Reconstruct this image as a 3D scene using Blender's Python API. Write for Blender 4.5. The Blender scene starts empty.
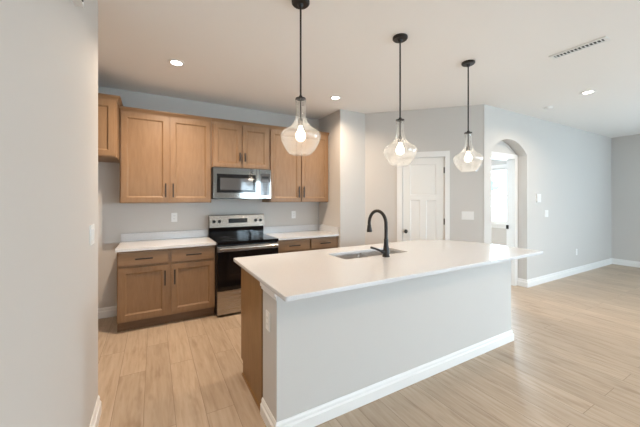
import bpy, bmesh, math, random
from mathutils import Vector, Matrix
random.seed(4)
PI = math.pi
scene = bpy.context.scene
C = scene.collection

# ------------------------------------------------------------------ camera
cam_d = bpy.data.cameras.new('camera')
cam = bpy.data.objects.new('camera', cam_d); C.objects.link(cam)
cam.location = (0, 0, 1.456)
cam.rotation_euler = (PI/2, 0, -math.radians(29.42))
cam_d.sensor_fit = 'HORIZONTAL'; cam_d.sensor_width = 36
cam_d.lens = 36*294.47/640
cam_d.shift_y = -(213.5-198.8)/640
cam_d.clip_start = .02; cam_d.clip_end = 200
scene.camera = cam

# ------------------------------------------------------------------ world, exposure
w = bpy.data.worlds.new('world'); scene.world = w; w.use_nodes = True
wn = w.node_tree; wn.nodes.clear()
wo = wn.nodes.new('ShaderNodeOutputWorld'); wb = wn.nodes.new('ShaderNodeBackground')
wb.inputs[0].default_value = (.72, .88, 1, 1); wb.inputs[1].default_value = 9.0
wn.links.new(wb.outputs[0], wo.inputs[0])
vs = scene.view_settings
scene.display_settings.display_device = 'sRGB'
vs.view_transform = 'Standard'; vs.look = 'None'; vs.gamma = 1; vs.use_curve_mapping = False
vs.exposure = 0.15

DAY = (.62, .83, 1.0)
WARM = (1.0, .78, .58)
def area(name, loc, rot, sx, sy, power, col, spread=PI):
    l = bpy.data.lights.new(name, 'AREA'); l.shape = 'RECTANGLE'; l.size = sx; l.size_y = sy
    l.energy = power; l.color = col; l.spread = spread
    o = bpy.data.objects.new(name, l); C.objects.link(o); o.location = loc; o.rotation_euler = rot
    return o
# area lamps added at the openings as daylight; only the bedroom window is seen
area('added_daylight_patio', (4.15, -3.80, 1.16), (PI/2+.3, 0, 0), 2.1, 2.05, 44, DAY)
area('added_daylight_rear', (7.0, -3.93, 1.5), (PI/2+.4, 0, 0), 1.5, 1.1, 30, DAY)
area('added_daylight_side', (8.88, -1.2, 1.5), (PI/2+.4, 0, PI/2), 1.9, 1.1, 92, DAY)
area('added_daylight_kitchen', (1.0, -3.93, 1.5), (PI/2+.4, 0, 0), 1.5, 1.1, 9, DAY)
area('daylight_bedroom', (6.45, 3.65, 1.52), (PI/2, 0, PI/2), .8, 1.1, 62, DAY)

# ------------------------------------------------------------------ materials
def new_mat(name):
    m = bpy.data.materials.new(name); m.use_nodes = True
    nt = m.node_tree; b = nt.nodes['Principled BSDF']
    return m, nt, b
def mat(name, col, rough=.5, metal=0, bump=0, bscale=200, spec=None, coat=0):
    m, nt, b = new_mat(name)
    b.inputs['Base Color'].default_value = (*col, 1); b.inputs['Roughness'].default_value = rough
    b.inputs['Metallic'].default_value = metal
    if spec is not None: b.inputs['Specular IOR Level'].default_value = spec
    b.inputs['Coat Weight'].default_value = coat
    tc = nt.nodes.new('ShaderNodeTexCoord'); n = nt.nodes.new('ShaderNodeTexNoise')
    n.inputs['Scale'].default_value = bscale; nt.links.new(tc.outputs['Object'], n.inputs['Vector'])
    if bump:
        bp = nt.nodes.new('ShaderNodeBump'); bp.inputs['Strength'].default_value = bump
        bp.inputs['Distance'].default_value = .002
        nt.links.new(n.outputs[0], bp.inputs['Height']); nt.links.new(bp.outputs[0], b.inputs['Normal'])
    return m
def ramp(nt, stops):
    r = nt.nodes.new('ShaderNodeValToRGB'); e = r.color_ramp.elements
    e[0].position, e[0].color = stops[0][0], (*stops[0][1], 1)
    e[1].position, e[1].color = stops[1][0], (*stops[1][1], 1)
    for p, c in stops[2:]:
        q = e.new(p); q.color = (*c, 1)
    return r
def wood(name, c1, c2, axis='Z', rough=.42):
    m, nt, b = new_mat(name); L = nt.links.new
    tc = nt.nodes.new('ShaderNodeTexCoord'); mp = nt.nodes.new('ShaderNodeMapping')
    sc = {'Z': (14, 14, 2.2), 'X': (2.2, 14, 14)}[axis]
    mp.inputs['Scale'].default_value = sc; L(tc.outputs['Object'], mp.inputs['Vector'])
    n = nt.nodes.new('ShaderNodeTexNoise'); n.inputs['Scale'].default_value = 2.2; n.inputs['Detail'].default_value = 5
    n.inputs['Distortion'].default_value = .6; L(mp.outputs[0], n.inputs['Vector'])
    n2 = nt.nodes.new('ShaderNodeTexNoise'); n2.inputs['Scale'].default_value = 2.5; L(tc.outputs['Object'], n2.inputs['Vector'])
    mx = nt.nodes.new('ShaderNodeMath'); mx.operation = 'ADD'
    ml = nt.nodes.new('ShaderNodeMath'); ml.operation = 'MULTIPLY'; ml.inputs[1].default_value = .6
    L(n2.outputs[0], ml.inputs[0]); L(n.outputs[0], mx.inputs[0]); L(ml.outputs[0], mx.inputs[1])
    r = ramp(nt, [(.55, c2), (1.05, c1)]); L(mx.outputs[0], r.inputs[0]); L(r.outputs[0], b.inputs['Base Color'])
    b.inputs['Roughness'].default_value = rough
    return m
M = {}
M['wall'] = mat('wall_paint', (.62, .60, .575), .75, bump=.15, bscale=350)
M['ceiling'] = mat('ceiling_paint', (.90, .89, .875), .9, bump=.2, bscale=250)
M['trim'] = mat('white_trim_paint', (.86, .86, .85), .35)
M['door'] = mat('white_door_paint', (.84, .84, .82), .35)
M['wood'] = wood('maple_stain', (.290, .176, .094), (.240, .140, .071))
M['wood_x'] = wood('maple_stain_across', (.290, .176, .094), (.240, .140, .071), 'X')
M['wood_end'] = wood('maple_stain_end_panel', (.30, .165, .065), (.225, .115, .040))
M['wood_shaded'] = wood('maple_toe_shade', (.19, .11, .06), (.15, .085, .045), 'X')  # darker copy of the maple: recess shade painted into the toe kick
M['bronze'] = mat('dark_bronze', (.012, .010, .009), .42, 0)
M['black'] = mat('matte_black', (.02, .02, .02), .45)
M['glassblack'] = mat('black_glass', (.006, .006, .007), .06)
M['oven_win'] = mat('oven_window_glass', (.012, .010, .010), .05)
M['screen'] = mat('display_glass', (.02, .022, .025), .08)
M['plate'] = mat('white_plastic', (.85, .85, .84), .3)
M['slot'] = mat('outlet_slot_grey', (.25, .25, .25), .5)
M['grate'] = mat('burner_ring_grey', (.10, .10, .105), .15)
M['mwwin'] = mat('microwave_window_glass', (.075, .075, .078), .05, spec=.9)

def steel(name, rough, col=(.47, .445, .42), axis='X'):
    m, nt, b = new_mat(name); L = nt.links.new
    b.inputs['Metallic'].default_value = 1; b.inputs['Base Color'].default_value = (*col, 1)
    tc = nt.nodes.new('ShaderNodeTexCoord'); mp = nt.nodes.new('ShaderNodeMapping')
    mp.inputs['Scale'].default_value = (3, 400, 400) if axis == 'X' else (400, 400, 3)
    L(tc.outputs['Object'], mp.inputs['Vector'])
    n = nt.nodes.new('ShaderNodeTexNoise'); n.inputs['Scale'].default_value = 1; L(mp.outputs[0], n.inputs['Vector'])
    mr = nt.nodes.new('ShaderNodeMapRange'); mr.inputs['To Min'].default_value = rough*.8; mr.inputs['To Max'].default_value = rough*1.25
    L(n.outputs[0], mr.inputs['Value']); L(mr.outputs[0], b.inputs['Roughness'])
    return m
M['steel'] = steel('brushed_steel', .26)
M['steel_pol'] = steel('polished_steel', .14, (.66, .65, .64))
M['steel_mw'] = steel('microwave_steel', .07, (.42, .405, .385))
M['steel_panel'] = steel('range_panel_steel', .22, (.40, .36, .32))
M['steel_sink'] = steel('sink_steel', .28, (.78, .775, .77))

# quartz countertop
m, nt, b = new_mat('white_quartz'); L = nt.links.new
tc = nt.nodes.new('ShaderNodeTexCoord'); n = nt.nodes.new('ShaderNodeTexNoise'); n.inputs['Scale'].default_value = 130; n.inputs['Detail'].default_value = 4
L(tc.outputs['Object'], n.inputs['Vector'])
r = ramp(nt, [(.32, (.655, .665, .68)), (.52, (.725, .735, .75))]); L(n.outputs[0], r.inputs[0]); L(r.outputs[0], b.inputs['Base Color'])
b.inputs['Roughness'].default_value = .13
M['quartz'] = m

# plank floor
m, nt, b = new_mat('oak_plank_floor'); L = nt.links.new
tc = nt.nodes.new('ShaderNodeTexCoord'); mp = nt.nodes.new('ShaderNodeMapping')
mp.inputs['Rotation'].default_value = (0, 0, PI/2); mp.inputs['Location'].default_value = (.4, .06, 0)
L(tc.outputs['Object'], mp.inputs['Vector'])
br = nt.nodes.new('ShaderNodeTexBrick')
br.inputs['Scale'].default_value = 1; br.inputs['Brick Width'].default_value = 1.25; br.inputs['Row Height'].default_value = .185
br.inputs['Mortar Size'].default_value = .0016; br.inputs['Mortar Smooth'].default_value = .3
br.inputs['Color1'].default_value = (0, 0, 0, 1); br.inputs['Color2'].default_value = (1, 1, 1, 1); br.inputs['Mortar'].default_value = (.5, .5, .5, 1)
br.offset = .37; br.offset_frequency = 2
L(mp.outputs[0], br.inputs['Vector'])
# per-plank shift of the grain
sp = nt.nodes.new('ShaderNodeVectorMath'); sp.operation = 'SCALE'; sp.inputs['Scale'].default_value = 7.3
L(br.outputs['Color'], sp.inputs[0])
ad = nt.nodes.new('ShaderNodeVectorMath'); ad.operation = 'ADD'; L(mp.outputs[0], ad.inputs[0]); L(sp.outputs[0], ad.inputs[1])
m2 = nt.nodes.new('ShaderNodeMapping'); m2.inputs['Scale'].default_value = (2.4, 22, 1); L(ad.outputs[0], m2.inputs['Vector'])
g = nt.nodes.new('ShaderNodeTexNoise'); g.inputs['Scale'].default_value = 1.6; g.inputs['Detail'].default_value = 7; g.inputs['Distortion'].default_value = .35
L(m2.outputs[0], g.inputs['Vector'])
m3 = nt.nodes.new('ShaderNodeMapping'); m3.inputs['Scale'].default_value = (2.2, 9, 1); L(ad.outputs[0], m3.inputs['Vector'])
g2 = nt.nodes.new('ShaderNodeTexNoise'); g2.inputs['Scale'].default_value = 1.4; g2.inputs['Detail'].default_value = 3; L(m3.outputs[0], g2.inputs['Vector'])
r = ramp(nt, [(.18, (.36, .265, .18)), (.80, (.55, .45, .35)), (.48, (.475, .372, .272))])
L(g.outputs[0], r.inputs[0])
r2 = ramp(nt, [(.26, (.80, .76, .72)), (.42, (1, 1, 1))]); L(g2.outputs[0], r2.inputs[0])
mx = nt.nodes.new('ShaderNodeMix'); mx.data_type = 'RGBA'; mx.blend_type = 'MULTIPLY'; mx.inputs[0].default_value = 1
L(r.outputs[0], mx.inputs[6]); L(r2.outputs[0], mx.inputs[7])
r3 = ramp(nt, [(0, (.90, .89, .88)), (1, (1.05, 1.05, 1.05))]); L(br.outputs['Color'], r3.inputs[0])
mx2 = nt.nodes.new('ShaderNodeMix'); mx2.data_type = 'RGBA'; mx2.blend_type = 'MULTIPLY'; mx2.inputs[0].default_value = 1
L(mx.outputs[2], mx2.inputs[6]); L(r3.outputs[0], mx2.inputs[7])
mx3 = nt.nodes.new('ShaderNodeMix'); mx3.data_type = 'RGBA'; mx3.blend_type = 'MIX'
L(br.outputs['Fac'], mx3.inputs[0]); L(mx2.outputs[2], mx3.inputs[6]); mx3.inputs[7].default_value = (.22, .155, .10, 1)
L(mx3.outputs[2], b.inputs['Base Color'])
b.inputs['Roughness'].default_value = .40
bp = nt.nodes.new('ShaderNodeBump'); bp.inputs['Strength'].default_value = .25; bp.inputs['Distance'].default_value = .001
L(g.outputs[0], bp.inputs['Height']); L(bp.outputs[0], b.inputs['Normal'])
M['floor'] = m

# seeded thin glass
m = bpy.data.materials.new('seeded_glass'); m.use_nodes = True; nt = m.node_tree; nt.nodes.clear(); L = nt.links.new
out = nt.nodes.new('ShaderNodeOutputMaterial')
tr = nt.nodes.new('ShaderNodeBsdfTransparent'); tr.inputs[0].default_value = (.95, .95, .94, 1)
gl = nt.nodes.new('ShaderNodeBsdfGlossy'); gl.inputs['Roughness'].default_value = .05
tl = nt.nodes.new('ShaderNodeBsdfTranslucent'); tl.inputs[0].default_value = (.95, .95, .93, 1)
tc = nt.nodes.new('ShaderNodeTexCoord'); vo = nt.nodes.new('ShaderNodeTexNoise'); vo.inputs['Scale'].default_value = 75; vo.inputs['Detail'].default_value = 2
L(tc.outputs['Object'], vo.inputs['Vector'])
bp = nt.nodes.new('ShaderNodeBump'); bp.inputs['Strength'].default_value = .4; bp.inputs['Distance'].default_value = .004
L(vo.outputs[0], bp.inputs['Height']); L(bp.outputs[0], gl.inputs['Normal'])
lw = nt.nodes.new('ShaderNodeLayerWeight'); lw.inputs['Blend'].default_value = .25; L(bp.outputs[0], lw.inputs['Normal'])
ma = nt.nodes.new('ShaderNodeMath'); ma.operation = 'MULTIPLY_ADD'; ma.inputs[1].default_value = .7; ma.inputs[2].default_value = .05
L(lw.outputs['Facing'], ma.inputs[0])
s1 = nt.nodes.new('ShaderNodeMixShader'); L(ma.outputs[0], s1.inputs[0]); L(tr.outputs[0], s1.inputs[1]); L(gl.outputs[0], s1.inputs[2])
rs = ramp(nt, [(.48, (.09, .09, .09)), (.70, (.26, .26, .26))]); L(vo.outputs[0], rs.inputs[0])
s2 = nt.nodes.new('ShaderNodeMixShader'); L(rs.outputs[0], s2.inputs[0]); L(s1.outputs[0], s2.inputs[1]); L(tl.outputs[0], s2.inputs[2])
L(s2.outputs[0], out.inputs[0])
M['glass'] = m
# window glass
m = bpy.data.materials.new('window_glass'); m.use_nodes = True; nt = m.node_tree; nt.nodes.clear(); L = nt.links.new
out = nt.nodes.new('ShaderNodeOutputMaterial'); tr = nt.nodes.new('ShaderNodeBsdfTransparent'); tr.inputs[0].default_value = (.97, .98, .98, 1)
gl = nt.nodes.new('ShaderNodeBsdfGlossy'); gl.inputs['Roughness'].default_value = .02
fr = nt.nodes.new('ShaderNodeFresnel'); s1 = nt.nodes.new('ShaderNodeMixShader')
L(fr.outputs[0], s1.inputs[0]); L(tr.outputs[0], s1.inputs[1]); L(gl.outputs[0], s1.inputs[2]); L(s1.outputs[0], out.inputs[0])
M['pane'] = m
def emit(name, col, s):
    m = bpy.data.materials.new(name); m.use_nodes = True; nt = m.node_tree; nt.nodes.clear()
    out = nt.nodes.new('ShaderNodeOutputMaterial'); e = nt.nodes.new('ShaderNodeEmission')
    e.inputs[0].default_value = (*col, 1); e.inputs[1].default_value = s; nt.links.new(e.outputs[0], out.inputs[0]); return m
M['bulb'] = emit('lit_bulb', (1, .86, .68), 14)
M['led'] = emit('lit_led_lens', (1, .93, .84), 22)
M['grass'] = mat('brightened_ground', (.55, .55, .53), .9, bump=.5, bscale=30)  # ground colour paled to make the view outside look overexposed
M['leaf'] = mat('tree_leaves', (.22, .36, .30), .8, bump=.5, bscale=8)  # leaf colour lightened to suggest the bright outdoors
M['bark'] = mat('tree_bark', (.16, .11, .08), .9, bump=.5, bscale=20)

# ------------------------------------------------------------------ mesh helpers
def box(bm, x0, x1, y0, y1, z0, z1):
    vs_ = [bm.verts.new(p) for p in ((x0,y0,z0),(x1,y0,z0),(x1,y1,z0),(x0,y1,z0),(x0,y0,z1),(x1,y0,z1),(x1,y1,z1),(x0,y1,z1))]
    for f in ((3,2,1,0),(4,5,6,7),(0,1,5,4),(1,2,6,5),(2,3,7,6),(3,0,4,7)):
        bm.faces.new([vs_[i] for i in f])
    return vs_
def bevel_all(bm, w_, seg=2, ang=.5):
    es = [e for e in bm.edges if len(e.link_faces) == 2 and e.calc_face_angle(0) > ang]
    bmesh.ops.bevel(bm, geom=es, offset=w_, segments=seg, affect='EDGES', profile=.5)
def lathe(bm, prof, n=32, cx=0, cy=0, close=True):
    rings = []
    for r_, z in prof:
        rings.append([bm.verts.new((cx+r_*math.cos(2*PI*i/n), cy+r_*math.sin(2*PI*i/n), z)) for i in range(n)])
    for a, b_ in zip(rings, rings[1:]):
        for i in range(n):
            j = (i+1) % n; bm.faces.new((a[i], a[j], b_[j], b_[i]))
    if close:
        bm.faces.new(rings[0][::-1]); bm.faces.new(rings[-1])
def tube(bm, pts, rad, n=12, caps=True):
    pts = [Vector(p) for p in pts]
    rads = rad if isinstance(rad, (list, tuple)) else [rad]*len(pts)
    up = None; rings = []
    for i, p in enumerate(pts):
        t = (pts[min(i+1, len(pts)-1)]-pts[max(i-1, 0)]).normalized()
        if up is None:
            up = Vector((0,0,1)) if abs(t.z) < .9 else Vector((1,0,0))
        a = (up - t*up.dot(t)).normalized(); b_ = t.cross(a); up = a
        rings.append([bm.verts.new(p+(a*math.cos(2*PI*k/n)+b_*math.sin(2*PI*k/n))*rads[i]) for k in range(n)])
    for a, b_ in zip(rings, rings[1:]):
        for i in range(n):
            j = (i+1) % n; bm.faces.new((a[i], a[j], b_[j], b_[i]))
    if caps: bm.faces.new(rings[0][::-1]); bm.faces.new(rings[-1])
def prism(bm, poly, axis, a0, a1):
    """extrude a 2D outline along an axis: axis 'Y' -> poly is (x,z); 'X' -> (y,z); 'Z' -> (x,y)"""
    def P(u, v, a): return {'Y': (u, a, v), 'X': (a, u, v), 'Z': (u, v, a)}[axis]
    A = [bm.verts.new(P(u, v, a0)) for u, v in poly]; B = [bm.verts.new(P(u, v, a1)) for u, v in poly]
    from mathutils.geometry import tessellate_polygon
    for t_ in tessellate_polygon([[Vector((u, v, 0)) for u, v in poly]]):
        bm.faces.new([A[i] for i in t_]); bm.faces.new([B[i] for i in t_][::-1])
    n = len(poly)
    for i in range(n):
        bm.faces.new((A[i], B[i], B[(i+1) % n], A[(i+1) % n]))
def obj(name, bm, m, parent=None, smooth=False, label=None, bev=0, seg=2):
    if bev: bevel_all(bm, bev, seg)
    bmesh.ops.recalc_face_normals(bm, faces=bm.faces[:])
    me = bpy.data.meshes.new(name); bm.to_mesh(me); bm.free()
    me.materials.append(M[m])
    if smooth:
        for p in me.polygons: p.use_smooth = True
        me.set_sharp_from_angle(angle=math.radians(38))
    o = bpy.data.objects.new(name, me); C.objects.link(o)
    if parent: o.parent = parent
    if label: o['label'] = label
    return o
def bx(name, dims, m, parent=None, bev=0, label=None):
    bm = bmesh.new(); box(bm, *dims); return obj(name, bm, m, parent, bev=bev, label=label)
def thing(name, label, cat, loc=(0,0,0), rotz=0, group=None):
    o = bpy.data.objects.new(name, None); C.objects.link(o); o.empty_display_size = .1
    o.location = loc; o.rotation_euler = (0, 0, rotz); o['label'] = label; o['category'] = cat
    if group: o['group'] = group
    return o
def tag(o, label, cat, group=None):
    o['label'] = label; o['category'] = cat
    if group: o['group'] = group
    return o
def struct(o): o['kind'] = 'structure'; return o
def sempty(name, loc=(0,0,0), rotz=0):
    o = bpy.data.objects.new(name, None); C.objects.link(o); o.location = loc; o.rotation_euler = (0,0,rotz); o['kind'] = 'structure'; return o
def kids(o): return [c for c in C.objects if c.parent == o]
def dup(root, loc, label, rotz=None):
    def cp(o, par):
        c = o.copy(); C.objects.link(c)
        if par: c.parent = par
        for k in kids(o): cp(k, c)
        return c
    r_ = cp(root, None); r_.location = loc; r_['label'] = label
    if rotz is not None: r_.rotation_euler = (0, 0, rotz)
    return r_

# ------------------------------------------------------------------ structure
ZC = 2.824; YB = 4.44; XR = 2.479; YP = 3.764
YA = 2.546; TA = .15; XE = 8.95; YS = -4.0; XL = -.33
def wall(name, *d): return struct(bx(name, d, 'wall'))
struct(bx('floor', (-1.6, 9.07, -4.12, 6.12, -.06, 0), 'floor'))
struct(bx('ceiling', (-1.6, 9.07, -4.12, 6.12, ZC, ZC+.08), 'ceiling'))
wall('wall_left', -1.57, XL, YS, 2.478, 0, ZC)
wall('wall_alcove', -1.57, -1.45, 2.478, YB, 0, ZC)
wall('wall_back', -1.57, 4.15, YB, YB+.12, 0, ZC)
wall('wall_pantry_side', XR, XR+.12, YP+.12, YB, 0, ZC)
wall('wall_pantry_front', XR, 3.0, YP, YP+.12, 0, ZC)
# diagonal pantry wall with a door opening; local x runs along the wall, local -y faces the kitchen
P0 = (2.955, YP); DL = (4.165-2.955)*2**.5
bm = bmesh.new()
prism(bm, [(0,0),(.568,0),(.568,2.095),(1.192,2.095),(1.192,0),(DL,0),(DL,ZC),(0,ZC)], 'Y', 0, .12)
o = struct(obj('wall_pantry_diagonal', bm, 'wall')); o.location = (P0[0], P0[1], 0); o.rotation_euler = (0,0,-PI/4)
# arch wall
def arch_poly(xa, xb, zs, rise, x0, x1):
    c = (xa+xb)/2; h = (xb-xa)/2; R = (h*h+rise*rise)/(2*rise); cz = zs+rise-R; a0 = math.asin(h/R)
    pts = [(x0,0),(xa,0)]
    for i in range(25):
        a = -a0+2*a0*i/24; pts.append((c+R*math.sin(a), cz+R*math.cos(a)))
    return pts+[(xb,0),(x1,0),(x1,ZC),(x0,ZC)]
bm = bmesh.new(); prism(bm, arch_poly(4.346, 5.344, 2.17, .215, 4.165, XE), 'Y', YA, YA+TA)
struct(obj('wall_arch', bm, 'wall'))
# bedroom wall with the doorway just behind the arch
YD = 2.70
bm = bmesh.new(); prism(bm, [(4.165,0),(4.45,0),(4.45,2.125),(5.262,2.125),(5.262,0),(6.62,0),(6.62,ZC),(4.165,ZC)], 'Y', YD, YD+.12)
struct(obj('wall_bedroom_front', bm, 'wall'))
bm = bmesh.new()
box(bm, 6.5, 6.62, YD+.12, 3.2, 0, ZC); box(bm, 6.5, 6.62, 4.1, 6.0, 0, ZC); box(bm, 6.5, 6.62, 3.2, 4.1, 0, .93); box(bm, 6.5, 6.62, 3.2, 4.1, 2.12, ZC)
struct(obj('wall_bedroom_east', bm, 'wall'))
wall('wall_bedroom_west', 4.165, 4.285, YD+.12, 6.0, 0, ZC)
wall('wall_bedroom_back', 4.165, 6.62, 6.0, 6.12, 0, ZC)
# living-room east and rear walls; unseen windows and patio door added for daylight
bm = bmesh.new()
box(bm, XE, XE+.12, YS, -2.2, 0, ZC); box(bm, XE, XE+.12, -.2, YA+TA, 0, ZC); box(bm, XE, XE+.12, -2.2, -.2, 0, .9); box(bm, XE, XE+.12, -2.2, -.2, 2.1, ZC)
struct(obj('wall_east', bm, 'wall'))
bm = bmesh.new()
for a, b_ in ((-.33,.2),(1.8,3.05),(5.25,6.2),(7.8,9.07)): box(bm, a, b_, YS-.12, YS, 0, ZC)
for a, b_ in ((.2,1.8),(6.2,7.8)): box(bm, a, b_, YS-.12, YS, 0, .9)
for a, b_ in ((.2,1.8),(6.2,7.8)): box(bm, a, b_, YS-.12, YS, 2.1, ZC)
box(bm, 3.05, 5.25, YS-.12, YS, 2.25, ZC)
struct(obj('wall_rear', bm, 'wall'))

def window(n, kind, a0, a1, pos, z0, z1, rail=True, sill=True):
    """kind 'X': opening in a wall at x=pos spanning y; 'Y': in a wall at y=pos spanning x"""
    t = sempty('window_%d' % n)
    def bb(u0, u1, v0, v1, q0, q1, name, m, par):
        d = (v0, v1, u0, u1, q0, q1) if kind == 'X' else (u0, u1, v0, v1, q0, q1)
        return bx(name, d, m, par)
    p0, p1 = pos+.03, pos+.09
    def frame(u0, u1, q0, q1, p0, p1, w_, name):
        bm = bmesh.new()
        for (c0, c1, e0, e1) in ((u0, u1, q0, q0+w_), (u0, u1, q1-w_, q1), (u0, u0+w_, q0+w_, q1-w_), (u1-w_, u1, q0+w_, q1-w_)):
            if kind == 'X': box(bm, p0, p1, c0, c1, e0, e1)
            else: box(bm, c0, c1, p0, p1, e0, e1)
        return obj(name, bm, 'trim', t)
    f = frame(a0+.001, a1-.001, z0+.001, z1-.001, p0, p1, .04, 'window_frame')
    if rail:
        zm = (z0+z1)/2
        if kind == 'X': bx('meeting_rail', (p0+.01, p1-.01, a0+.041, a1-.041, zm-.02, zm+.02), 'trim', t)
        else: bx('meeting_rail', (a0+.041, a1-.041, p0+.01, p1-.01, zm-.02, zm+.02), 'trim', t)
    if kind == 'X': bx('window_glass', (pos+.058, pos+.062, a0+.041, a1-.041, z0+.041, z1-.041), 'pane', t)
    else: bx('window_glass', (a0+.041, a1-.041, pos+.058, pos+.062, z0+.041, z1-.041), 'pane', t)
    return t
wd = window(1, 'X', 3.2, 4.1, 6.5, .93, 2.12)
bm = bmesh.new()
for d in ((6.484,6.5,3.12,3.2,.93,2.19),(6.484,6.5,4.1,4.18,.93,2.19),(6.484,6.5,3.2,4.1,2.12,2.19)): box(bm, *d)
obj('window_casing', bm, 'trim', wd)
bm = bmesh.new(); box(bm, 6.455, 6.5, 3.1, 4.2, .895, .93); box(bm, 6.486, 6.5, 3.12, 4.18, .825, .895); obj('window_sill', bm, 'trim', wd)
window(2, 'X', -2.2, -.2, XE, .9, 2.1)  # this and the next two windows are unseen, added to let daylight in
window(3, 'Y', 6.2, 7.8, YS-.12, .9, 2.1)
window(4, 'Y', .2, 1.8, YS-.12, .9, 2.1)
pd = sempty('door_3')  # unseen patio door, added for daylight and the microwave's reflection
for a, b_ in ((3.055, 4.16), (4.14, 5.245)):
    yo = YS-.09 if a < 4 else YS-.045
    bm = bmesh.new()
    for d in ((a,b_,yo,yo+.04,.005,.09),(a,b_,yo,yo+.04,2.15,2.24),(a,a+.08,yo,yo+.04,.09,2.15),(b_-.08,b_,yo,yo+.04,.09,2.15)): box(bm, *d)
    obj('sliding_panel', bm, 'trim', pd)
    bx('door_glass', (a+.08, b_-.08, yo+.018, yo+.022, .09, 2.15), 'pane', pd)

# baseboards: a profile swept along the wall foot
BBP = [(0,0),(.018,0),(.018,.078),(.010,.088),(.010,.108),(.004,.125),(0,.125)]
def base(name, pts, h=.125, parent=None):
    """pts: polyline in plan; the board stands to the right-hand side of the path"""
    bm = bmesh.new(); P = [Vector(p) for p in pts]; rings = []
    for i, p in enumerate(P):
        if i == 0: n = (P[1]-P[0]).normalized(); n = Vector((n.y, -n.x)); k = 1
        elif i == len(P)-1: n = (P[i]-P[i-1]).normalized(); n = Vector((n.y, -n.x)); k = 1
        else:
            a = (P[i]-P[i-1]).normalized(); b_ = (P[i+1]-P[i]).normalized()
            a = Vector((a.y, -a.x)); b_ = Vector((b_.y, -b_.x)); n = (a+b_).normalized(); k = 1/max(.3, n.dot(a))
        rings.append([bm.verts.new((p.x+n.x*k*o_, p.y+n.y*k*o_, z*h/.125)) for o_, z in BBP])
    m_ = len(BBP)
    for a, b_ in zip(rings, rings[1:]):
        for i in range(m_): bm.faces.new((a[i], a[(i+1) % m_], b_[(i+1) % m_], b_[i]))
    bm.faces.new(rings[0]); bm.faces.new(rings[-1][::-1])
    return struct(obj(name, bm, 'trim'))
base('baseboard_left', [(-.8, 2.4795), (XL+.0005, 2.4795), (XL+.0005, YS)][1:] if False else [(XL+.0005, 2.478), (XL+.0005, YS)][::-1])
base('baseboard_back', [(-1.45, YB-.0005), (-.352, YB-.0005)])
base('baseboard_alcove', [(-1.4495, 2.49), (-1.4495, YB-.02)])
base('baseboard_arch', [(5.3435, YD-.018), (5.3435, YA-.0005), (XE-.0005, YA-.0005), (XE-.0005, YS)])
u = 2**-.5
base('baseboard_pantry', [(XR-.0, YP-.0005), (P0[0], YP-.0005), (P0[0]+.49*u, P0[1]-.49*u)])
base('baseboard_diagonal', [(P0[0]+1.258*u, P0[1]-1.258*u), (4.165, YA-.0005), (4.3465, YA-.0005)])
base('baseboard_bedroom', [(6.4995, 6.0), (6.4995, YD+.12)])

# ------------------------------------------------------------------ doors
# pantry door: casing + jamb + slab
d1 = sempty('door_1', (P0[0], P0[1], 0), -PI/4)
bm = bmesh.new()
prism(bm, [(.495,0),(.573,0),(.573,2.09),(1.187,2.09),(1.187,0),(1.255,0),(1.255,2.172),(.495,2.172)], 'Y', -.018, -.0005)
obj('door_casing', bm, 'trim', d1, bev=.003)
bm = bmesh.new()
prism(bm, [(.5685,0),(.579,0),(.579,2.084),(1.181,2.084),(1.181,0),(1.1915,0),(1.1915,2.0945),(.5685,2.0945)], 'Y', -.0003, .119)
obj('door_jamb', bm, 'trim', d1)
def panel_door(bm, x0, x1, z0, z1, y0, t, panels, rec=.009, lip=.014):
    """slab with recessed panels on the -y face"""
    xs = sorted({x0, x1} | {v for p in panels for v in (p[0], p[1])}); zs = sorted({z0, z1} | {v for p in panels for v in (p[2], p[3])})
    V = {}
    def v(x, y, z):
        k = (round(x,5), round(y,5), round(z,5))
        if k not in V: V[k] = bm.verts.new(k)
        return V[k]
    def inside(x, z): return any(p[0] < x < p[1] and p[2] < z < p[3] for p in panels)
    for i in range(len(xs)-1):
        for j in range(len(zs)-1):
            if not inside((xs[i]+xs[i+1])/2, (zs[j]+zs[j+1])/2):
                bm.faces.new((v(xs[i],y0,zs[j]), v(xs[i+1],y0,zs[j]), v(xs[i+1],y0,zs[j+1]), v(xs[i],y0,zs[j+1])))
    for a, b_, c, d in panels:
        xi = [x for x in xs if a <= x <= b_]; zi = [z for z in zs if c <= z <= d]
        a2, b2, c2, d2 = a+lip, b_-lip, c+lip, d-lip; y1 = y0+rec
        I = [v(a2,y1,c2), v(b2,y1,c2), v(b2,y1,d2), v(a2,y1,d2)]
        bm.faces.new(I)
        bot = [v(x,y0,c) for x in xi]; top = [v(x,y0,d) for x in xi]; lf = [v(a,y0,z) for z in zi]; rt = [v(b_,y0,z) for z in zi]
        bm.faces.new(bot+[I[1], I[0]]); bm.faces.new(top[::-1]+[I[3], I[2]]); bm.faces.new(lf[::-1]+[I[0], I[3]]); bm.faces.new(rt+[I[2], I[1]])
    y2 = y0+t
    bm.faces.new((v(x0,y2,z0), v(x0,y2,z1), v(x1,y2,z1), v(x1,y2,z0)))
    bm.faces.new([v(x,y0,z0) for x in xs]+[v(x1,y2,z0), v(x0,y2,z0)])
    bm.faces.new([v(x,y0,z1) for x in xs][::-1]+[v(x0,y2,z1), v(x1,y2,z1)])
    bm.faces.new([v(x0,y0,z) for z in zs][::-1]+[v(x0,y2,z0), v(x0,y2,z1)])
    bm.faces.new([v(x1,y0,z) for z in zs]+[v(x1,y2,z1), v(x1,y2,z0)])
bm = bmesh.new()
panel_door(bm, .582, 1.178, .012, 2.081, .004, .035, [(.69,1.07,1.51,1.985),(.69,.838,.22,1.44),(.922,1.07,.22,1.44)], .006, .014)
sl = obj('door_slab', bm, 'door', d1)
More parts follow.
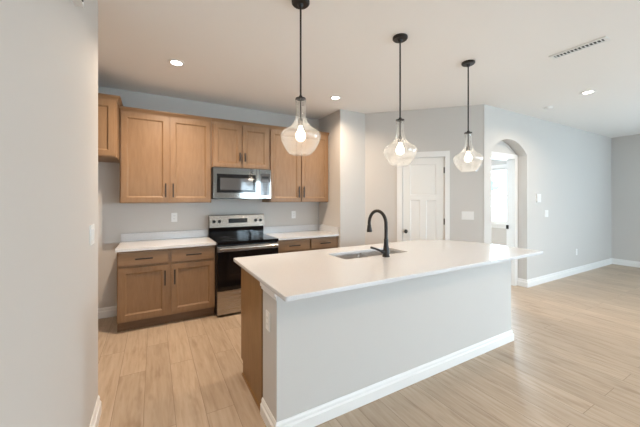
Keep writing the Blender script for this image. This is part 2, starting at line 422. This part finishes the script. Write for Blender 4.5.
bm = bmesh.new(); lathe(bm, [(.001,0),(.027,0),(.027,.006),(.010,.010),(.010,.030),(.022,.036),(.027,.046),(.026,.056),(.018,.064),(.001,.066)], 24)
k = obj('door_knob', bm, 'black', sl, smooth=True, label='round black door knob'); k.location = (.628, .004, .955); k.rotation_euler = (PI/2, 0, 0)
for z in (.25, 1.115, 1.885):
    bm = bmesh.new(); lathe(bm, [(.006,-.045),(.006,.045)], 12); box(bm, -.009, .0, -.001, .003, -.045, .045)
    h = obj('hinge', bm, 'black', d1, label='black door hinge'); h.location = (1.181, -.003, z)
# bedroom doorway
d2 = sempty('door_2')
bm = bmesh.new(); prism(bm, [(4.375,0),(4.455,0),(4.455,2.12),(5.257,2.12),(5.257,0),(5.337,0),(5.337,2.195),(4.375,2.195)], 'Y', YD-.016, YD-.0005)
obj('door_casing', bm, 'trim', d2)
bm = bmesh.new(); prism(bm, [(4.4505,0),(4.462,0),(4.462,2.112),(5.25,2.112),(5.25,0),(5.2615,0),(5.2615,2.1245),(4.4505,2.1245)], 'Y', YD-.0003, YD+.119)
obj('door_jamb', bm, 'trim', d2)
bm = bmesh.new(); box(bm, 5.226, 5.2499, YD+.085, YD+.115, .945, 1.01); obj('strike_plate', bm, 'black', d2, bev=.004, label='black strike plate on the door jamb')

# ------------------------------------------------------------------ cabinet builders (front faces -y)
def handle(par, x, z, y, vertical, L_=.16):
    bm = bmesh.new(); h = L_/2
    if vertical:
        box(bm, -.0065, .0065, -.033, -.021, -h, h)
        for s in (-1, 1): box(bm, -.004, .004, -.0225, 0, s*(h-.025)-.004, s*(h-.025)+.004)
    else:
        box(bm, -h, h, -.033, -.021, -.0065, .0065)
        for s in (-1, 1): box(bm, s*(h-.025)-.004, s*(h-.025)+.004, -.0225, 0, -.004, .004)
    o = obj('handle', bm, 'bronze', par, label='dark bronze bar pull'); o.location = (x, y, z); return o
def cab_door(par, x0, x1, z0, z1, y, hx=None, hz=None, L_=.16):
    bm = bmesh.new(); f = .057
    panel_door(bm, x0, x1, z0, z1, y-.02, .0195, [(x0+f, x1-f, z0+f, z1-f)], .012, .016)
    o = obj('door', bm, 'wood', par)
    if hx is not None: handle(o, hx, hz, y-.02, True, L_)
    return o
def cab_drawer(par, x0, x1, z0, z1, y):
    bm = bmesh.new(); box(bm, x0, x1, y-.02, y-.0005, z0, z1)
    o = obj('drawer', bm, 'wood_x', par, bev=.004)
    handle(o, (x0+x1)/2, (z0+z1)/2-.002, y-.02, False, .17); return o
def crown(par, x0, x1, y0, y1, z, left=True, right=True):
    """small stepped moulding round the front and the free ends"""
    prof = [(0,-.014),(.008,-.014),(.010,0),(.018,.014),(.030,.028),(.036,.032),(.036,.042),(0,.042)]
    path = ([Vector((x0, y1))] if left else [])+[Vector((x0, y0)), Vector((x1, y0))]+([Vector((x1, y1))] if right else [])
    bm = bmesh.new(); rings = []
    for i, p in enumerate(path):
        if i == 0: d = (path[1]-p).normalized(); n = Vector((d.y, -d.x)); k = 1
        elif i == len(path)-1: d = (p-path[i-1]).normalized(); n = Vector((d.y, -d.x)); k = 1
        else:
            a = (p-path[i-1]).normalized(); b_ = (path[i+1]-p).normalized(); a = Vector((a.y,-a.x)); b_ = Vector((b_.y,-b_.x)); n = (a+b_).normalized(); k = 1/n.dot(a)
        rings.append([bm.verts.new((p.x+n.x*k*o_, p.y+n.y*k*o_, z+q)) for o_, q in prof])
    m_ = len(prof)
    for a, b_ in zip(rings, rings[1:]):
        for i in range(m_): bm.faces.new((a[i], a[(i+1) % m_], b_[(i+1) % m_], b_[i]))
    bm.faces.new(rings[0]); bm.faces.new(rings[-1][::-1])
    return obj('crown_moulding', bm, 'wood_x', par)
G_UP = 'maple wall cabinets'
def wall_cabinet(label, x0, x1, z0, z1, yf, doors, hz, cr=(False, False), yb=YB-.001):
    t = thing('wall_cabinet', label, 'cabinet', (x0, yb, z0), 0, G_UP)
    W = x1-x0; D = yb-yf; H = z1-z0
    bm = bmesh.new(); box(bm, 0, W, -D, 0, 0, H); obj('cabinet_body', bm, 'wood', t)
    for a, b_, h in doors:
        hx = None if h is None else (b_-.03-x0 if h == 'r' else a+.03-x0)
        cab_door(t, a-x0, b_-x0, .010, H-.028, -D, hx, hz-z0, .17 if H > .7 else .12)
    crown(t, 0, W, -D-.0005, 0, H-.012, *cr)
    return t
YU = 4.115
wall_cabinet('tall two-door maple wall cabinet left of the microwave, above the left countertop', -.348, .664, 1.405, 2.495, YU,
             [(-.333, .156, 'r'), (.178, .650, 'l')], 1.56, (False, False))
wall_cabinet('short two-door maple cabinet directly above the microwave', .666, 1.466, 1.876, 2.495, YU,
             [(.688, 1.062, 'r'), (1.072, 1.450, 'l')], 2.03)
wall_cabinet('tall two-door maple wall cabinet right of the microwave beside the pantry wall', 1.468, 2.474, 1.405, 2.495, YU,
             [(1.486, 1.966, 'r'), (1.988, 2.458, 'l')], 1.56, (False, False))
wall_cabinet('short deep maple cabinet over the empty refrigerator space, behind the left wall', -1.40, -.352, 1.905, 2.530, 3.845,
             [(-1.385, -.88, 'r'), (-.87, -.364, 'l')], 2.04, (False, True))

def base_cabinet(label, x0, x1, yf, yb, cols, rot=False, hollow=False, panel=None):
    """front faces -y (or +y when rot)"""
    t = thing('base_cabinet', label, 'cabinet', ((x0+x1)/2, yb, 0), PI if rot else 0, 'maple base cabinets')
    W = (x1-x0)/2; D = abs(yb-yf); H = .885
    bm = bmesh.new()
    if hollow:
        box(bm, -W, -W+.018, -D+.02, 0, .11, H); box(bm, W-.018, W, -D+.02, 0, .11, H)
        box(bm, -W+.018, W-.018, -.018, 0, .11, H); box(bm, -W+.018, W-.018, -D+.02, -.018, .11, .128)
        box(bm, -W, W, -D, -D+.02, .11, H)
    else: box(bm, -W, W, -D, 0, .11, H)
    obj('cabinet_body', bm, 'wood', t)
    bm = bmesh.new(); box(bm, -W, W, -D+.055, 0, 0, .109); obj('toe_kick', bm, 'wood_shaded', t)
    n = len(cols); cx = (x0+x1)/2
    for a, b_, h, dr in cols:
        a -= cx; b_ -= cx
        if dr: cab_drawer(t, a, b_, .728, .868, -D)
        else:
            bm = bmesh.new(); box(bm, a, b_, -D-.02, -D-.0005, .728, .868); obj('false_front', bm, 'wood_x', t, bev=.004)
        cab_door(t, a, b_, .130, .700, -D, (b_-.032 if h == 'r' else a+.032), .555, .17)
    return t
YF = 3.832
base_cabinet('maple base cabinet with two drawers and two doors left of the range', -.348, .664, YF, YB-.001,
             [(-.333, .142, 'r', True), (.178, .650, 'l', True)])
base_cabinet('maple base cabinet right of the range, partly hidden by the island', 1.468, 2.474, YF, YB-.001,
             [(1.490, 1.972, 'r', True), (2.004, 2.462, 'l', True)])
def counter(name, label, cat, x0, x1, y0, y1, z0, z1):
    return thing(name, label, cat, ((x0+x1)/2, (y0+y1)/2, z0))
def run_counter(label, x0, x1, side=False):
    t = thing('countertop', label, 'countertop', ((x0+x1)/2, YB, .886), 0, 'white quartz countertops')
    W = (x1-x0)/2; bm = bmesh.new(); box(bm, -W, W, -.648, -.001, 0, .031); obj('slab', bm, 'quartz', t, bev=.003)
    bx('backsplash', (-W, W, -.021, -.001, .0315, .133), 'quartz', t, bev=.002)
    if side: bx('side_splash', (W-.02, W, -.640, -.0215, .0315, .133), 'quartz', t, bev=.002)
    return t
run_counter('white quartz countertop with low backsplash left of the range', -.360, .666)
run_counter('white quartz countertop with low backsplash right of the range, ending at the pantry wall', 1.466, 2.477, True)

# ------------------------------------------------------------------ range
def knob(par, x, y, z, tilt=0, r=.017, m='black'):
    bm = bmesh.new(); lathe(bm, [(.001,0),(r+.003,0),(r+.003,.003),(r,.004),(r*.9,.022),(.001,.023)], 20)
    box(bm, -.003, .003, -r*.85, r*.85, .022, .027)
    o = obj('knob', bm, m, par, smooth=True); o.location = (x, y, z); o.rotation_euler = (PI/2+tilt, 0, 0); return o
rg = thing('range', 'freestanding stainless steel electric range with black glass cooktop and oven door', 'stove', (1.066, YB-.03, 0))
W = .394; D = .63
bx('oven_body', (-W, W, -D+.005, 0, .012, .885), 'black', rg)
bm = bmesh.new(); box(bm, -W, W, -D-.045, -D+.004, .03, .318); obj('storage_drawer', bm, 'steel', rg, bev=.004, label='stainless steel storage drawer')
bm = bmesh.new(); box(bm, -W, W, -D-.045, -D+.004, .324, .872); od = obj('oven_door', bm, 'glassblack', rg, bev=.004, label='black glass oven door')
bm = bmesh.new(); box(bm, -W+.12, W-.12, -D-.0465, -D-.0452, .44, .70); obj('oven_window', bm, 'oven_win', od)
bm = bmesh.new(); box(bm, -W, W, -D-.050, -D-.0455, .800, .868); obj('steel_band', bm, 'steel', od, bev=.001, label='stainless steel band across the door top')
bm = bmesh.new(); tube(bm, [(-W+.02,-D-.088,.842),(W-.02,-D-.088,.842)], .013, 14)
for s in (-1,1): box(bm, s*(W-.06)-.012, s*(W-.06)+.012, -D-.086, -D-.0502, .833, .851)
obj('door_bar', bm, 'steel_pol', od, smooth=True, label='stainless steel bar handle')
for i in range(3):
    bm = bmesh.new(); tube(bm, [(-W+.13,-D+.03,.5+.06*i),(W-.13,-D+.03,.5+.06*i)], .003, 6); bm.free()
bm = bmesh.new(); box(bm, -W-.003, W+.003, -D-.05, -.062, .886, .922); ct = obj('cooktop', bm, 'glassblack', rg, bev=.006, label='black glass cooktop')
for (x, y, r_) in ((-.2,-.47,.105),(.2,-.47,.085),(-.2,-.2,.085),(.2,-.2,.105)):
    bm = bmesh.new()
    for q in (r_, r_*.62):
        lathe(bm, [(q-.003,.9222),(q+.001,.9222),(q+.001,.9228),(q-.003,.9228),(q-.003,.9222)], 40, x, y, close=False)
    obj('burner_ring', bm, 'grate', ct)
bm = bmesh.new(); box(bm, -W, W, -.06, -.001, .886, 1.05); obj('back_riser', bm, 'glassblack', rg, bev=.003, label='black strip beneath the control panel')
bm = bmesh.new(); prism(bm, [(-.105,1.052),(-.001,1.052),(-.001,1.225),(-.07,1.225),(-.078,1.218)], 'X', -W, W)
cp = obj('control_panel', bm, 'steel_panel', rg, bev=.002, label='stainless steel control panel')
tl_ = math.atan2(.027, .166)
for x in (-.335, -.262, .262, .335): knob(cp, x, -.0935, 1.135, -tl_, .019)
bm = bmesh.new(); box(bm, -.135, .135, -.004, 0, -.032, .032); o = obj('display', bm, 'screen', cp); o.location = (0, -.0925, 1.139); o.rotation_euler = (-tl_, 0, 0)
for i in range(6):
    bm = bmesh.new(); box(bm, -.009, .009, -.0055, -.0042, -.006, .006); o = obj('button', bm, 'grate', cp); o.location = (-.11+.044*i, -.0925, 1.127); o.rotation_euler = (-tl_, 0, 0)
for sx in (-1, 1):
    for sy in (-.55, -.05):
        bm = bmesh.new(); lathe(bm, [(.015,0),(.015,.011)], 12, sx*.34, sy); obj('foot', bm, 'black', rg)

# ------------------------------------------------------------------ microwave
mw = thing('microwave', 'stainless steel over-the-range microwave with dark window beneath the short cabinet', 'microwave', (1.066, YB-.002, 1.452))
W = .394; D = .385; H = .420
bx('casing', (-W, W, -D, 0, 0, H), 'black', mw, bev=.003)
bm = bmesh.new(); panel_door(bm, -W, .222, .012, H-.004, -D-.030, .029, [(-W+.045, .175, .085, .335)], .003, .003)
dr = obj('microwave_door', bm, 'steel_mw', mw)
bm = bmesh.new(); panel_door(bm, -W+.049, .171, .089, .331, -D-.0305, .003, [(-W+.085, .135, .12, .285)], .001, .002); wf = obj('window_border', bm, 'glassblack', dr, label='black glass window border')
bx('window_glass', (-W+.088, .132, -D-.0303, -D-.0298, .123, .282), 'mwwin', dr)
bx('door_bar', (.186, .214, -D-.040, -D-.0302, .02, H-.012), 'steel_mw', dr, bev=.003)  # raised steel strip beside the window, no actual handle
bx('control_panel', (.226, W, -D-.030, -D-.0005, .012, H-.004), 'steel_mw', mw, bev=.003)
pn = bx('touch_pad', (.238, W-.012, -D-.0325, -D-.0302, .05, .36), 'mwwin', mw, label='black glass touch pad')
bx('display', (.262, W-.036, -D-.0335, -D-.0326, .29, .32), 'screen', mw)
for i in range(5):
    for j in range(3):
        bx('key', (.266+.034*j, .290+.034*j, -D-.0332, -D-.0326, .10+.036*i, .124+.036*i), 'grate', pn)
bx('vent_grille', (-W+.01, W-.01, -D-.026, -D-.0005, -.0, .009), 'black', mw)
for s in (-.2, .2): bx('filter', (s-.12, s+.12, -.30, -.08, -.003, -.0002), 'steel', mw)

# ------------------------------------------------------------------ island
XI0, XI1 = .645, 3.205; YI = 1.675; YW = 1.935
w_ = struct(bx('wall_island', (XI0, XI1, YI, YW, 0, .888), 'wall'))
base('baseboard_island', [(XI0-.0005, YW-.0), (XI0-.0005, YI-.0005), (XI1+.0005, YI-.0005), (XI1+.0005, YW)], .108)
# stepped ledge moulding under the counter at the end of the island wall
bm = bmesh.new()
for o_, z0, z1 in ((.016, .842, .865), (.026, .865, .8875)):
    box(bm, XI0-o_+.012, XI0-.0005, YI-.0+.0, YW+.02, z0, z1)
struct(obj('trim_1', bm, 'trim', bev=.003))
YK = 2.50
base_cabinet('maple island cabinet with bare end panel facing the left wall', .655, 1.36, YK, YW+.001,
             [(.670, .995, 'r', True), (1.02, 1.345, 'l', True)], rot=True)
base_cabinet('maple sink base cabinet in the middle of the island', 1.362, 2.38, YK+.03, YW+.001,
             [(1.38, 1.86, 'r', False), (1.885, 2.365, 'l', False)], rot=True, hollow=True)
base_cabinet('maple island cabinet at the end near the archway', 2.382, 3.20, YK, YW+.001,
             [(2.40, 2.775, 'r', True), (2.81, 3.185, 'l', True)], rot=True)
# the bare end panel
e = bx('end_panel', (.641, .6545, YW+.001, YK-.0, .1265, .8415), 'wood_end'); 
root = [o for o in C.objects if o.get('label', '').startswith('maple island cabinet with bare')][0]
bm = bmesh.new(); prism(bm, [(YW+.021, 0), (YK-.06, 0), (YK-.06, .11), (YK, .11), (YK, .888), (YW+.021, .888)], 'X', .643, .6545)
bpy.data.objects.remove(e)
e = obj('end_panel', bm, 'wood_end', None, label='golden maple veneer end panel')
e.parent = root; e.matrix_parent_inverse = (Matrix.Translation(root.location) @ Matrix.Rotation(PI, 4, 'Z')).inverted()
bm = bmesh.new(); box(bm, .632, .6425, YW+.02, YK-.062, 0, .018)
e = obj('shoe_moulding', bm, 'wood_end', None); e.parent = root; e.matrix_parent_inverse = (Matrix.Translation(root.location) @ Matrix.Rotation(PI, 4, 'Z')).inverted()

# island countertop: outline with one big rounded corner and a sink cut-out
CX0, CX1, CY0, CY1 = .628, 3.490, 1.500, 2.728
SX0, SX1, SY0, SY1 = 1.478, 2.262, 2.165, 2.475
def corner(cx, cy, r, a0, a1, n):
    return [(cx+r*math.cos(a0+(a1-a0)*i/n), cy+r*math.sin(a0+(a1-a0)*i/n)) for i in range(n+1)]
outer = corner(CX0+.02, CY0+.02, .02, PI, 1.5*PI, 6)+corner(CX1-.03, CY0+.03, .03, 1.5*PI, 2*PI, 8)+corner(CX1-.62, CY1-.62, .62, 0, PI/2, 24)+corner(CX0+.02, CY1-.02, .02, PI/2, PI, 6)
inner = corner(SX0+.03, SY0+.03, .03, PI, 1.5*PI, 6)+corner(SX1-.03, SY0+.03, .03, 1.5*PI, 2*PI, 6)+corner(SX1-.03, SY1-.03, .03, 0, PI/2, 6)+corner(SX0+.03, SY1-.03, .03, PI/2, PI, 6)
cu = bpy.data.curves.new('tmp', 'CURVE'); cu.dimensions = '2D'; cu.fill_mode = 'BOTH'
for pts in (outer, inner[::-1]):
    s = cu.splines.new('POLY'); s.points.add(len(pts)-1); s.use_cyclic_u = True
    for q, (x, y) in zip(s.points, pts): q.co = (x-2, y-2, 0, 1)
cu.extrude = .0115; cu.bevel_depth = .003; cu.bevel_resolution = 2; cu.offset = -.003
co = bpy.data.objects.new('tmp', cu); C.objects.link(co)
dg = bpy.context.evaluated_depsgraph_get(); me = bpy.data.meshes.new_from_object(co.evaluated_get(dg))
bpy.data.objects.remove(co); me.name = 'island_countertop'; me.materials.clear(); me.materials.append(M['quartz'])
o = bpy.data.objects.new('island_countertop', me); C.objects.link(o); o.location = (2, 2, .903)
tag(o, 'long white quartz island countertop with one broad rounded corner and sink cut-out', 'countertop')

# sink
sk = thing('sink', 'double-bowl undermount stainless steel sink set in the island countertop', 'sink', ((SX0+SX1)/2, (SY0+SY1)/2, .887))
def bowl(name, x0, x1, y0, y1, dep):
    bm = bmesh.new()
    def loop(x0, x1, y0, y1, z, r):
        pts = corner(x0+r, y0+r, r, PI, 1.5*PI, 5)+corner(x1-r, y0+r, r, 1.5*PI, 2*PI, 5)+corner(x1-r, y1-r, r, 0, PI/2, 5)+corner(x0+r, y1-r, r, PI/2, PI, 5)
        return [bm.verts.new((x, y, z)) for x, y in pts]
    R = [loop(x0-.003, x1+.003, y0-.003, y1+.003, -.001, .035), loop(x0, x1, y0, y1, -.001, .035), loop(x0+.004, x1-.004, y0+.004, y1-.004, -dep+.03, .04),
         loop(x0+.03, x1-.03, y0+.03, y1-.03, -dep, .04), loop((x0+x1)/2-.045, (x0+x1)/2+.045, (y0+y1)/2-.045, (y0+y1)/2+.045, -dep-.004, .0449)]
    for a, b_ in zip(R, R[1:]):
        for i in range(len(a)): j = (i+1) % len(a); bm.faces.new((a[i], a[j], b_[j], b_[i]))
    bm.faces.new(R[-1])
    ret = obj(name, bm, 'steel_sink', sk, smooth=True)
    md = ret.modifiers.new('s', 'SOLIDIFY'); md.thickness = .002; md.offset = -1
    bm = bmesh.new(); cx, cy = (x0+x1)/2, (y0+y1)/2
    lathe(bm, [(.001,-dep+.0),(.03,-dep+.0),(.042,-dep+.0015),(.042,-dep-.003),(.001,-dep-.003)], 24, cx, cy, close=False); obj('drain', bm, 'steel', ret)
    return ret
hw = (SX1-SX0)/2; hh = (SY1-SY0)/2
bowl('bowl', -hw-.002, -.012, -hh-.002, hh+.002, .17); bowl('bowl', .012, hw+.002, -hh-.002, hh+.002, .17)
bx('divider', (-.0115, .0115, -hh, hh, -.03, -.004), 'steel_pol', sk, bev=.003)

# faucet
fx, fy = 1.882, 2.085
fc = thing('faucet', 'dark bronze high-arc pull-down kitchen faucet beside the sink', 'faucet', (fx, fy, .9175), .12)
bm = bmesh.new(); lathe(bm, [(.001,0),(.034,0),(.034,.008),(.029,.014),(.027,.07),(.021,.115),(.0185,.150),(.0205,.152),(.0205,.160),(.0175,.162),(.014,.20),(.001,.20)], 28)
obj('faucet_body', bm, 'bronze', fc, smooth=True)
pts = [(0,0,.19),(0,0,.26)]; R_ = .108
for i in range(1, 19): a = PI*i/18*1.04; pts.append((0, R_-R_*math.cos(a), .298+1.15*R_*math.sin(a)))
bm = bmesh.new(); tube(bm, pts, .0158, 14); obj('spout', bm, 'bronze', fc, smooth=True)
ex = pts[-1]; dx = (Vector(pts[-1])-Vector(pts[-2])).normalized()
bm = bmesh.new(); p = Vector(ex)
tube(bm, [p, p+dx*.004, p+dx*.02, p+dx*.064, p+dx*.072], [.0160, .0185, .020, .027, .024], 18); obj('spray_head', bm, 'bronze', fc, smooth=True)
bm = bmesh.new(); tube(bm, [(-.015,.002,.048),(-.045,.010,.050)], .018, 14)
tube(bm, [(-.040,.010,.05),(-.07,.02,.064),(-.105,.034,.080),(-.150,.050,.094)], [.012,.010,.009,.010], 10); obj('lever_handle', bm, 'bronze', fc, smooth=True)

# ------------------------------------------------------------------ pendants
def pendant(loc, dz, label):
    t = thing('pendant_lamp', label, 'lamp', loc, 0, 'glass pendant lamps over the island')
    bm = bmesh.new(); lathe(bm, [(.001,0),(.062,0),(.062,-.014),(.055,-.022),(.02,-.025),(.012,-.045),(.001,-.045)], 32); obj('canopy', bm, 'bronze', t, smooth=True)
    zt = 2.150-ZC+dz
    bm = bmesh.new(); tube(bm, [(0,0,-.04),(0,0,zt+.01)], .0065, 10); obj('stem', bm, 'bronze', t, smooth=True)
    bm = bmesh.new(); lathe(bm, [(.001,zt+.018),(.012,zt+.018),(.014,zt+.004),(.036,zt+.002),(.037,zt-.005),(.028,zt-.009),(.001,zt-.010)], 24); obj('shade_cap', bm, 'bronze', t, smooth=True)
    pr = [(.0375,0),(.0365,-.012),(.034,-.03),(.033,-.06),(.034,-.10),(.039,-.130),(.052,-.158),(.074,-.181),(.102,-.199),(.125,-.214),(.136,-.232),(.138,-.247),(.134,-.268),(.124,-.292),(.107,-.322),(.089,-.346),(.072,-.362),(.058,-.368),(.050,-.367)]
    q_ = [pr[0]]+pr+[pr[-1]]; pf = []
    for i in range(1, len(q_)-2):
        for k in range(4):
            u_ = k/4; pf.append(tuple(.5*(2*q_[i][c]+(q_[i+1][c]-q_[i-1][c])*u_+(2*q_[i-1][c]-5*q_[i][c]+4*q_[i+1][c]-q_[i+2][c])*u_*u_+(3*q_[i][c]-q_[i-1][c]-3*q_[i+1][c]+q_[i+2][c])*u_**3) for c in (0, 1)))
    pf.append(pr[-1])
    bm = bmesh.new(); lathe(bm, [(a, zt-.010+b_*1.03) for a, b_ in pf], 48, close=False); g = obj('glass_shade', bm, 'glass', t, smooth=True)
    bm = bmesh.new(); tube(bm, [(0,0,zt-.01),(0,0,zt-.15)], .0055, 10); lathe(bm, [(.001,zt-.130),(.012,zt-.133),(.019,zt-.150),(.020,zt-.190),(.001,zt-.190)], 20); obj('socket', bm, 'bronze', t, smooth=True)
    b0 = zt-.1905
    bm = bmesh.new(); lathe(bm, [(.001,b0),(.013,b0-.001),(.014,b0-.02),(.022,b0-.034),(.031,b0-.052),(.033,b0-.068),(.028,b0-.088),(.015,b0-.100),(.001,b0-.102)], 24); obj('bulb', bm, 'bulb', t, smooth=True)
    return t, b0
BZ = None
PL = [((.885,1.842,ZC-.0005), 0.0), ((1.815,1.838,ZC-.0005), -.026), ((2.745,1.842,ZC-.0005), -.030)]
labs = ['glass pendant lamp nearest the left wall, in front of the right wall cabinet', 'middle of the three glass pendant lamps, beside the pantry door', 'glass pendant lamp nearest the archway, farthest from the left wall']
for (loc, dz), lb in zip(PL, labs):
    t, b0 = pendant(loc, dz, lb)
    l = bpy.data.lights.new('pendant_light', 'POINT'); l.energy = 15; l.color = (1, .86, .72); l.shadow_soft_size = .035
    lo = bpy.data.objects.new('pendant_light', l); C.objects.link(lo); lo.parent = t; lo.location = (0, 0, b0-.060)
# pendant light sits inside the bulb mesh: keep the bulb from blocking it
for o in list(C.objects):
    if o.name.startswith('bulb'): o.visible_shadow = True

# ------------------------------------------------------------------ recessed downlights
def downlight(loc, label):
    t = thing('recessed_light', label, 'ceiling light', loc, 0, 'recessed ceiling lights')
    bm = bmesh.new(); lathe(bm, [(.050,-.001),(.080,-.001),(.078,-.006),(.054,-.009),(.050,-.004)], 36, close=False); obj('trim_ring', bm, 'plate', t, smooth=True)
    bm = bmesh.new(); lathe(bm, [(.001,-.0015),(.0495,-.0015),(.0495,-.004),(.001,-.004)], 36, close=False); obj('lens', bm, 'led', t)
    return t
DLS = [((.197,3.282), 'recessed ceiling light above the left base cabinet', 32), ((2.136,3.361), 'recessed ceiling light in front of the pantry side wall', 18),
       ((4.843,1.599), 'recessed ceiling light near the archway beside the smoke detector', 16), ((1.0,-.30), 'recessed ceiling light behind the camera near the left wall', 10), ((2.95,-.30), 'recessed ceiling light in line with the far end of the island', 10), ((4.843,-1.9), 'unseen recessed ceiling light added near the patio door', 12), ((5.2,4.6), 'unseen recessed ceiling light added to brighten the bedroom behind the archway', 22)]  # last two lamps are unseen additions; the bedroom one brightens that room
for (x, y), lb, pw in DLS:
    t = downlight((x, y, ZC-.0003), lb)
    l = bpy.data.lights.new('downlight_lamp', 'AREA'); l.shape = 'DISK'; l.size = .09; l.energy = pw; l.color = WARM; l.spread = math.radians(150)
    lo = bpy.data.objects.new('downlight_lamp', l); C.objects.link(lo); lo.parent = t; lo.location = (0, 0, -.012)

# ------------------------------------------------------------------ smoke detector, vent, thermostat
t = thing('smoke_detector', 'small round white smoke detector on the ceiling near the archway', 'smoke detector', (5.12, 2.15, ZC-.0005))
bm = bmesh.new(); lathe(bm, [(.001,0),(.062,0),(.062,-.012),(.056,-.026),(.001,-.03)], 32); obj('housing', bm, 'plate', t, smooth=True)
bm = bmesh.new(); lathe(bm, [(.001,-.0295),(.03,-.0285),(.03,-.034),(.001,-.036)], 24); obj('sensor_cap', bm, 'plate', t, smooth=True)
t = thing('ceiling_vent', 'long narrow white louvred air vent in the ceiling', 'vent', (3.357, 1.18, ZC-.0005))
bm = bmesh.new()
for d in ((-.055,-.03,-.205,.205,-.008,0),(.03,.055,-.205,.205,-.008,0),(-.03,.03,-.205,-.18,-.008,0),(-.03,.03,.18,.205,-.008,0)): box(bm, *d)
obj('vent_frame', bm, 'plate', t)
bx('duct_shade', (-.03, .03, -.18, .18, -.0012, -.0002), 'black', t)  # black sheet stands in for the shade behind the louvres
for i in range(13):
    y = -.162+i*.027
    bm = bmesh.new(); box(bm, -.0295, .0295, -.003, .003, -.004, .004)
    bmesh.ops.rotate(bm, verts=bm.verts[:], cent=(0,0,0), matrix=Matrix.Rotation(-.35, 3, 'X')); bmesh.ops.translate(bm, verts=bm.verts[:], vec=(0, y, -.0075)); obj('louvre', bm, 'plate', t)
t = thing('door_chime', 'small white and dark sensor box high on the left wall at the picture top', 'sensor', (XL+.0005, 1.74, 2.465))
bx('housing', (0, .035, -.06, .06, -.085, .06), 'plate', t, bev=.005); bx('sensor_eye', (.0352, .04, -.03, .02, -.08, -.04), 'bronze', t)
t = thing('thermostat', 'white wall thermostat on the wall right of the archway', 'thermostat', (5.69, YA-.0005, 1.468))
bx('housing', (-.065, .065, -.022, 0, -.07, .07), 'plate', t, bev=.006); bx('screen', (-.030, .030, -.0235, -.0222, .0, .035), 'plate', t)
# wall plates (face -y, origin at plate centre)
def plate(name, label, cat, loc, rotz, gangs, kind, grp):
    t = thing(name, label, cat, loc, rotz, grp); Wd = .036+.023*(gangs-1)
    bx('cover_plate', (-Wd, Wd, -.006, 0, -.06, .06), 'plate', t, bev=.002)
    for g in range(gangs):
        x = (g-(gangs-1)/2)*.046
        if kind == 'switch': bx('rocker', (x-.0165, x+.0165, -.0095, -.0062, -.033, .033), 'plate', t, bev=.001)
        else:
            for s in (-1, 1):
                r_ = bx('receptacle', (x-.0165, x+.0165, -.0085, -.0062, s*.020-.014, s*.020+.014), 'plate', t, bev=.001)
                bx('slot', (x-.008, x-.005, -.0088, -.0086, s*.020-.005, s*.020+.007), 'slot', r_); bx('slot', (x+.005, x+.008, -.0088, -.0086, s*.020-.005, s*.020+.007), 'slot', r_)
    return t
GO, GS = 'white wall outlets', 'white light switches'
ot = plate('wall_outlet', 'white outlet above the left countertop on the kitchen wall', 'outlet', (.24, YB-.0005, 1.205), 0, 1, 'outlet', GO)
dup(ot, (2.003, YB-.0005, 1.195), 'white outlet above the right countertop near the pantry wall')
dup(ot, (7.17, YA-.0005, .42), 'white outlet low on the wall right of the archway')
dup(ot, (XI0-.0005, 1.822, .668), 'white outlet on the island end beside the wooden panel', -PI/2)
st = plate('light_switch', 'white three-gang light switch on the diagonal wall right of the pantry door', 'light switch', (P0[0]+1.50*u-.0005, P0[1]-1.50*u-.0005, 1.21), -PI/4, 3, 'switch', GS)
plate('light_switch', 'white two-gang light switch below the thermostat', 'light switch', (5.985, YA-.0005, 1.198), 0, 2, 'switch', GS)
plate('light_switch', 'white two-gang light switch near the end of the left wall', 'light switch', (XL+.0005, 2.235, 1.24), PI/2, 2, 'switch', GS)

# ------------------------------------------------------------------ outside
o = struct(bx('ground', (-30, 60, -50, 50, -.4, -.1), 'grass'))
t = thing('tree', 'leafy tree with brightened leaves seen through the bedroom window', 'tree', (24, 15.2, -.1))
bm = bmesh.new(); tube(bm, [(0,0,0),(.1,0,1.5),(0,.1,2.6)], [.16,.12,.08], 10); obj('trunk', bm, 'bark', t, smooth=True)
bm = bmesh.new()
for i in range(26):
    c = Vector((random.gauss(0,.7), random.gauss(0,.7), 2.9+random.gauss(0,.5))); r_ = random.uniform(.25,.5)
    g = bmesh.ops.create_icosphere(bm, subdivisions=2, radius=r_, matrix=Matrix.Translation(c))
    for v in g['verts']: v.co += Vector((random.gauss(0,.05), random.gauss(0,.05), random.gauss(0,.05)))
obj('crown', bm, 'leaf', t)
